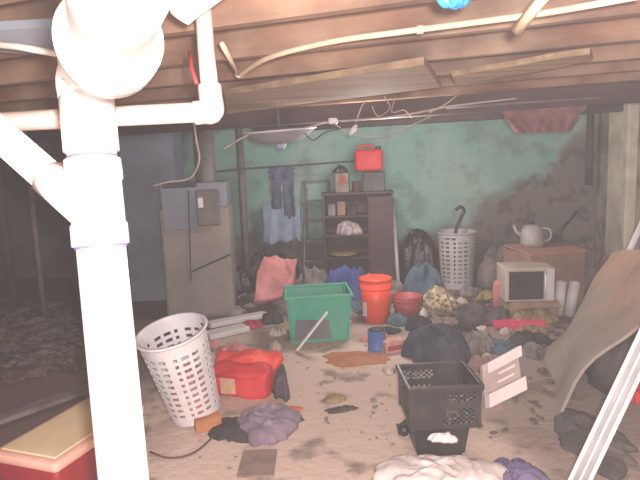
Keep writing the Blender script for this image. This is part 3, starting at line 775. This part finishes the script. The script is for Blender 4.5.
wire('black cord bundle at the left foot of the black bin', [tuple([u, v, dep(G(u, v, .03))]) for u, v in ((398, 425), (404, 432), (412, 428), (408, 420), (400, 426))], .012, blackp, 'cord', 'cord')
# ------------------------------------------------------------------ pale foam tray
p = G(502, 412)
e = thing('foam_tray', 'pale foam packing tray with two white ledges standing right of the black crate', 'packing foam', (p.x, p.y+.03, 0), YAW)
c0, c1, c2, c3 = [G(*x) for x in ((486, 410, .02), (521, 392, .02), (517, 352, .18), (484, 368, .18))]
c0 = D(484, 409, 3.35); c1 = D(521, 391, 3.45); c2 = D(516, 347, 3.55); c3 = D(481, 366, 3.45)
inv = Matrix.Translation((-(p.x), -(p.y+.03), 0))
e.rotation_euler = (0, 0, 0)
foam = M('pale packing foam', (196, 176, 174), (176, 154, 152), 5, .8, .15, .2); foamw = M('white packing foam', (240, 226, 224), (226, 210, 208), 5, .8, .1, .08)
part('back_board', slab_bm((c0, c1, c2, c3), .03), foam, e, False)
nn_ = (c1-c0).cross(c3-c0).normalized()
if nn_.dot(CP-c0) < 0: nn_ = -nn_
for lo, hi, dd, x0, x1 in ((0.0, .30, .07, .0, 1.0), (.76, 1.0, .06, .05, 1.0), (.42, .48, .03, .35, .8), (.60, .66, .03, .4, .85)):
    f = lambda u_, v_: c0*(1-u_)*(1-v_)+c1*u_*(1-v_)+c2*u_*v_+c3*(1-u_)*v_
    a_, b_, c_, d_ = [f(x0, lo)+nn_*dd/2, f(x1, lo)+nn_*dd/2, f(x1, hi)+nn_*dd/2, f(x0, hi)+nn_*dd/2]
    part('ledge', slab_bm((a_, b_, c_, d_), dd), foamw, e, False)

# ------------------------------------------------------------------ right: microwave pile
p = G(545, 318)
bx_ = thing('cardboard_box', 'large pinkish brown cardboard box standing behind the small oven', 'box', (p.x+.12, p.y+.55, 0), YAW+R(12))
link('carton', BX((0, 0, .29), (.62, .5, .58), bev=.006), cardb, bx_)
link('flap', BX((0, -.02, .60), (.64, .52, .014), Matrix.Rotation(R(3), 3, 'X')), pinkcard, bx_)
p2 = G(532, 322)
cb2 = thing('low_crate_box', 'low tan box supporting the small oven', 'box', (p2.x, p2.y+.20, 0), YAW)
link('carton', BX((0, 0, .09), (.46, .40, .18), bev=.006), tancloth, cb2)
link('flap', BX((0, -.23, .175), (.44, .10, .01), Matrix.Rotation(R(20), 3, 'X')), cardb, cb2)
mw = thing('microwave_oven', 'small cream microwave oven with a dark window on the low tan box', 'microwave oven', (p2.x-.02, p2.y+.22, .183), YAW-R(4))
mwm = M('cream oven shell', (200, 188, 176), (176, 162, 152), 4, .5, .1, .15)
bevmod(link('case', BX((0, 0, .165), (.46, .34, .33), bev=.01), mwm, mw), .003)
link('door', BX((-.04, -.18, .165), (.36, .02, .31), bev=.006), mwm, mw)
link('window', BX((-.04, -.193, .165), (.32, .008, .27), bev=.002), screen, mw)
link('control_panel', BX((.185, -.178, .165), (.075, .014, .30), bev=.003), white_pl, mw)
link('door_handle', TB([(.135, -.205, .06), (.135, -.215, .165), (.135, -.205, .27)], .009, 8), white_pl, mw, True)
for i, (u, v, lab) in enumerate(((549, 318, 'white paper roll standing close to the right side of the microwave oven'), (560, 319, 'outer white paper roll standing right of the microwave oven'))):
    a = G(u, v); o = link('paper_roll', LT([(.02, 0), (.05, 0), (.05, .34), (.02, .34), (.02, 0)], 22), white_pl, smooth=True, loc=(a.x+.12, a.y+.12, 0)); o.rotation_euler = (0, R(4+4*i), 0); tag(o, lab, 'paper roll')
a = G(507, 318); tag(link('paper_roll', LT([(.0, 0), (.05, 0), (.05, .30), (.03, .34), (0, .34)], 22), pinkc, smooth=True, loc=(a.x-.06, a.y+.15, 0)), 'pinkish bottle standing left of the microwave oven', 'bottle').name = 'bottle'
# kettle on the cardboard box
kt = thing('kettle', 'grey white kettle standing on the pinkish cardboard box', 'kettle', (bx_.location.x-.10, bx_.location.y+.05, .612), R(160))
km = M('greyish enamel', (170, 166, 160), (140, 134, 130), 5, .5, .15, .25)
link('body', LT([(0, 0), (.11, 0), (.125, .05), (.115, .16), (.08, .22), (0, .235)], 28), km, kt, True)
link('lid_knob', LT([(0, .23), (.02, .235), (.022, .26), (0, .27)], 14), blackp, kt, True)
link('spout', TB([(.10, 0, .10), (.16, 0, .15), (.19, 0, .22)], [.03, .02, .014], 12), km, kt, True)
link('handle', tube(bmesh.new(), smoothpath([(-.09, 0, .19), (-.17, 0, .18), (-.18, 0, .09), (-.11, 0, .05)], 5), .012, 10), km, kt, True)
# bright pink and crumpled
p = G(519, 328); t = thing('magazine_stack', 'bright pink folder lying on the floor before the low tan box', 'folder', (p.x, p.y+.03, 0), YAW-R(6))
link('cover', BX((0, 0, .035), (.46, .16, .05), bev=.01), pinkbright, t); t.name = 'pink_folder'
link('pages', BX((.04, 0, .012), (.44, .15, .022)), paper, t)
heap('rag', 'tan crumpled cloth over the front edge of the low tan box', 'rag', (p2.x-.02, p2.y-.06), .42, .16, .15, tancloth, 71)
# dark tool by the box
hb = Vector((bx_.location.x+.16, bx_.location.y+.12, .64)); ht_ = D(577, 212, dep(hb)+.15)
dk = thing('dustpan_brush', 'black brush handle leaning up from the pinkish cardboard box right of the kettle', 'brush', hb)
link('handle', TB([(0, 0, .06), tuple(ht_-hb)], [.022, .014], 10), blackp, dk, True)
link('bristle_head', BX((0, 0, .04), (.11, .05, .09), bev=.01), darkcloth, dk)

# ------------------------------------------------------------------ clothes heaps between crate and baskets
heap('clothes_heap', 'dark blue grey clothes heap right behind the black crate', 'clothes', G(434, 356), .52, .50, .27, navy, 72)
heap('clothes_heap', 'cream and brown patterned blanket bunched below the rear laundry basket', 'blanket', G(440, 306), .36, .40, .20, patterned, 73)
heap('clothes_heap', 'dark purplish clothes heap right of the patterned blanket', 'clothes', G(482, 322), .50, .46, .16, M('dark mauve cloth', (90, 80, 88), (64, 56, 62), 6, .95, .4, .25), 74)
heap('clothes_heap', 'light grey clothes heap lying left of the foam tray', 'clothes', G(480, 348), .34, .40, .12, greycloth, 75)
heap('clothes_heap', 'black clothes lump between the red bucket and the blue grey heap', 'clothes', G(418, 328), .26, .26, .14, darkcloth, 76)
heap('paper_cup', 'crushed white cup on the black clothes lump', 'cup', (G(423, 327).x, G(423, 327).y-.02), .07, .07, .10, white_pl, 77, z=.10)
heap('clothes_heap', 'pink and grey clothes at the right behind the foam tray', 'clothes', G(484, 368), .24, .22, .10, M('dusty pink cloth', (176, 140, 138), (136, 110, 108), 8, .95, .4, .25), 78)
# behind the tub
heap('clothes_heap', 'blue clothes heap in front of the dark shelf', 'clothes', G(348, 300), .66, .40, .44, blue, 81, flat=.8)
heap('garbage_bag', 'teal grey bag with blue bottom in front of the black bags', 'bag', G(422, 300), .50, .40, .42, teal, 82, flat=.8)
heap('garbage_bag', 'large black garbage bag against the wall right of the dark shelf', 'bag', G(419, 283), .56, .50, .66, M('black bag film', (42, 34, 38), (28, 22, 26), 7, .35, .5, .1), 83, flat=.5)
heap('garbage_bag', 'black garbage bag against the wall between the ladder and steel post', 'bag', G(272, 284), .66, .5, .46, M('black bag film 2', (46, 42, 44), (30, 28, 30), 7, .4, .5, .12), 84, flat=.5)
heap('garbage_bag', 'small dark bag at the foot of the steel post', 'bag', G(238, 292), .40, .4, .36, MATS['black bag film'], 85, flat=.5)
heap('clothes_heap', 'grey clothes heap behind the green tub below the ladder', 'clothes', G(312, 292), .52, .44, .30, greycloth, 86, flat=.8)
heap('clothes_heap', 'mottled grey heap between the shelf and the teal bag', 'clothes', G(392, 300), .30, .34, .26, M('mottled mauve cloth', (150, 128, 136), (98, 84, 84), 12, .95, .4, .25), 87, flat=.8)
heap('clothes_heap', 'white and grey clothes scrap behind the orange bucket', 'clothes', G(372, 296), .30, .34, .26, M('mottled pale cloth', (170, 160, 158), (92, 86, 84), 14, .95, .4, .2), 88, flat=.8)
# pink cushion leaning
a, b, c, d = D(255, 302, 6.0), D(290, 298, 5.95), D(297, 257, 6.15), D(264, 257, 6.2)
o = link('cushion', slab_bm((a, b, c, d), .09, 6, .04, 3), pinkc, smooth=False); crumple(o, .05, 4); tag(o, 'pink cushion leaning on the black bag left of the green tub', 'cushion')
# heaps before bare stone wall, mid right
heap('rubble_sack', 'grey sack slumped at the wall right of the rear laundry basket', 'sack', G(500, 286), .60, .5, .50, M('grey sack', (132, 122, 112), (96, 86, 78), 8, .95, .6, .35), 91, flat=.6)
heap('rubble_sack', 'dusty grey brown sack in the far right corner by the leaning panel', 'sack', G(588, 292), .42, .5, .62, M('brown grey sack', (136, 118, 110), (104, 90, 84), 8, .95, .6, .35), 92, flat=.6)
# ------------------------------------------------------------------ big leaning panel, right
def C(xc, d_, z): return Matrix.Rotation(YAW, 3, 'Z') @ Vector((xc, d_, 0)) + Vector((0, 0, z))
q0 = G(561, 416); q1 = G(547, 346)
n0 = D(640, 322, dep(q0)-.12) - q0
q0t = q0+n0*1.9; q1t = q1+n0*1.22+Vector((.0, .1, .04))
panelm = masked('dusty brown panel', [(lambda k: k['rng'](k['m']('ADD', k['x'], k['m']('MULTIPLY', k['m']('SUBTRACT', k['nz'](1.8), .5), .9)), 1.75, 1.35), (150, 138, 128)), (lambda k: k['rng'](k['nz'](5, 8), .5, .7, 0, .4), (138, 116, 102))], (182, 146, 122), bump=.3)
o = link('leaning_panel', slab_bm((q0+Vector((0, 0, .02)), q1+Vector((0, 0, .02)), q1t, q0t), .02, 14, .10, 6), panelm); tag(o, 'large dusty brown panel propped up slanting at the right of the photo', 'panel')
# white double rail in front
def rail(label, a, b, w_=.062, name='window_track'):
    t = thing(name, label, 'rail', a)
    d_ = (b-a).normalized(); y_ = (CP-(a+b)/2); y_ = -(y_-d_*y_.dot(d_)).normalized(); x = y_.cross(d_)
    t.matrix_world = Matrix.Translation(a) @ Matrix((x, y_, d_)).transposed().to_4x4()
    L = (b-a).length; trackm = M('greyish white track', (206, 194, 190), (188, 174, 170), 4, .5, .15, .2)
    link('web', BX((0, .004, L/2), (w_, .006, L)), grey_pl, t)
    for s_ in (-1, 0, 1): link('flange', BX((s_*w_*.47, -.008, L/2), (w_*(.24 if s_ else .14), .03, L), bev=.002), trackm, t)
    return t
trackm = M('greyish white track', (206, 194, 190), (188, 174, 170), 4, .5, .15, .2)
ra, rb_ = D(580, 480, 2.25), D(650, 333, 2.25)
dd_ = (rb_-ra).normalized(); fa = ra - dd_*((ra.z-.01)/dd_.z); fb_ = ra + dd_*((ZC-.03-ra.z)/dd_.z)
rail('white grooved window track leaning upright at the bottom right corner', fa, fb_, .066)
a = D(626, 254, 5.0); 
pn = (q1-q0).cross(q0t-q0).normalized(); rr_ = ray(627, 256); hit = CP + rr_*((q0-CP).dot(pn)/rr_.dot(pn))
tag(link('white_pole', TB([hit, hit+(D(657, 190, dep(hit)+.3)-hit)], .022, 12), white_pl, smooth=True), 'white pole end resting on the leaning panel at the right edge', 'pole')
heap('shade_heap', 'dark grey sheet standing in for shade on the floor at the near corner of the brown panel', 'shade_heap', G(600, 446), .42, .62, .07, M('dark grey sheet', (92, 86, 84), (66, 60, 60), 5), 95)  # its dark colour stands in for the shade below the panel's near edge
heap('rag', 'red cloth at the right edge behind the white window track', 'rag', G(640, 398), .22, .2, .10, redp, 93)
mc = (q0+q1+q0t+q1t)/4
heap('shade_heap', 'dark grey heap added as prop and shade under the slanting brown panel', 'shade_heap', (mc.x+.22, mc.y-.02), .62, .9, max(.3, mc.z-.06), M('dark grey sheet', (92, 86, 84), (66, 60, 60), 5), 94)  # added prop; its dark colour doubles as the shade beneath the panel
# pipe chase on the right back corner
q = Vector((XR-.16, YB-.22, 0))
tag(link('wall_conduit', TB([q+Vector((0, 0, 1.15)), q+Vector((0, 0, ZC-.02))], .045, 14), M('sooty pipe', (88, 76, 70), (62, 54, 50), 6), smooth=True), 'sooty vertical pipe in the right back corner', 'pipe')

bpy.context.view_layer.update()
BB = []
def wbox(o):
    P = []
    for q in [o]+list(o.children_recursive):
        if q.type == 'MESH': P += [q.matrix_world @ Vector(c) for c in q.bound_box]
    return P
for o in list(COL.objects):
    if o.parent or 'category' not in o.keys(): continue
    P = wbox(o)
    if P and min(p.z for p in P) < .3 and o.name.split('.')[0] not in ('leaning_panel', 'drain_stack', 'cord'):
        BB.append((min(p.x for p in P), max(p.x for p in P), min(p.y for p in P), max(p.y for p in P)))
def blocked(x, y, m): return any(a-m < x < b+m and c-m < y < d+m for a, b, c, d in BB)
rnd = random.Random(5)
for nm, lab, mm, zone, n_ in (('rag', 'small black cloth scrap on the floor among the clutter', darkcloth, ((250, 305), (330, 302), (400, 330), (452, 318), (470, 340), (505, 352), (225, 322), (392, 316)), 9),
        ('rag', 'small light grey rag on the floor among the clutter', greycloth, ((345, 318), (400, 300), (455, 335), (500, 340), (475, 300), (240, 312), (498, 300)), 9),
        ('rag', 'small brown rag on the floor among the clutter', tancloth, ((520, 335), (470, 310), (215, 305), (448, 296), (225, 300)), 6),
        ('rag', 'small blue rag on the floor among the clutter', teal, ((340, 305), (410, 310), (440, 330), (345, 312), (468, 345)), 6),
        ('rag', 'small dusty pink rag on the floor among the clutter', pinkc, ((238, 342), (402, 345), (500, 328), (455, 362), (300, 308)), 6)):
    for k in range(n_):
        u, v = zone[k % len(zone)]
        for _ in range(90):
            g_ = G(u+rnd.uniform(-34, 34), v+rnd.uniform(-14, 14))
            if not blocked(g_.x, g_.y, .13): break
        BB.append((g_.x-.08, g_.x+.08, g_.y-.08, g_.y+.08))
        heap(nm, lab, 'rag', g_, rnd.uniform(.16, .32), rnd.uniform(.16, .30), rnd.uniform(.04, .10), mm, 300+k*7+len(lab), rnd.uniform(0, 6), lab.replace('small', 'small scattered').replace(' scrap', '')+'s')
for k in range(14):
    u, v = rnd.choice(((300, 305), (340, 318), (392, 306), (456, 312), (470, 332), (505, 345), (360, 312), (232, 318), (290, 372), (400, 362), (468, 352), (250, 345), (330, 300), (540, 338)))
    for _ in range(40):
        g_ = G(u+rnd.uniform(-26, 26), v+rnd.uniform(-12, 12))
        if not blocked(g_.x, g_.y, .06): break
    BB.append((g_.x-.05, g_.x+.05, g_.y-.05, g_.y+.05))
    heap('paper_scrap', 'small pale paper scrap strewn on the floor among the clutter', 'paper', g_, rnd.uniform(.08, .16), rnd.uniform(.07, .12), rnd.uniform(.03, .07), paper, 200+k, rnd.uniform(0, 6), 'paper scraps strewn among the clutter')
# ------------------------------------------------------------------ uncountable rubble
def stuff(name, label, spots, s0, s1, m, seed, flat=.5, cat='rubble'):
    return tag(link(name, chips_bm(spots, s0, s1, seed, flat), m), label, cat, kind='stuff')
stuff('rubble', 'dark rubble strewn over the floor at the left of the room', quadspots(G(-60, 400), G(125, 360), G(130, 305), G(-60, 300), 900, 1), .03, .11, debris_d, 1)
stuff('rubble', 'brown rubble strewn across the back of the floor', quadspots(G(200, 315), G(590, 320), G(600, 284), G(140, 292), 700, 2), .03, .10, debris_d, 2)
stuff('crumbs', 'pale plaster crumbs scattered over the middle of the floor', quadspots(G(150, 475), G(520, 475), G(520, 330), G(205, 330), 260, 3), .008, .03, debris_l, 3, .4)
stuff('crumbs', 'brown crumbs strewn on the floor around the clothes at the right', quadspots(G(470, 440), G(575, 420), G(575, 320), G(400, 320), 260, 4), .015, .06, debris_d, 4, .5)

# ------------------------------------------------------------------ light
def light(name, typ, loc, e, c=(1, 1, 1), size=.05):
    l_ = bpy.data.lights.new(name, typ); l_.energy = e; l_.color = c
    if typ == 'POINT': l_.shadow_soft_size = size
    o_ = bpy.data.objects.new(name, l_); COL.objects.link(o_); o_.location = loc; return o_
fl = CP + CR @ Vector((.05, .05, .02))
light('flash', 'POINT', fl, 420, (1, .93, .90), .03)
la = light('fill_behind_camera', 'AREA', (0.2, -1.1, 1.3), 70, (1, .90, .88)); la.data.shape = 'RECTANGLE'; la.data.size = 3.6; la.data.size_y = 1.0  # added soft fill behind the camera, evens out the flash falloff
la.rotation_euler = (PI/2, 0, 0)
light('back_wall_fill', 'POINT', (-.1, 5.35, 1.72), 80, (1, .95, .92), .2)  # added fill with no fixture, brightens the back of the room
wd_ = bpy.data.worlds.new('world'); S.world = wd_; wd_.use_nodes = True
wn = wd_.node_tree
wn.nodes['Background'].inputs[0].default_value = (.8, .8, .85, 1); wn.nodes['Background'].inputs[1].default_value = .5
vs = wn.nodes.new('ShaderNodeVolumeScatter'); vs.inputs['Density'].default_value = .0026; vs.inputs['Color'].default_value = (1, .92, .92, 1)
wn.links.new(vs.outputs[0], wn.nodes['World Output'].inputs['Volume'])
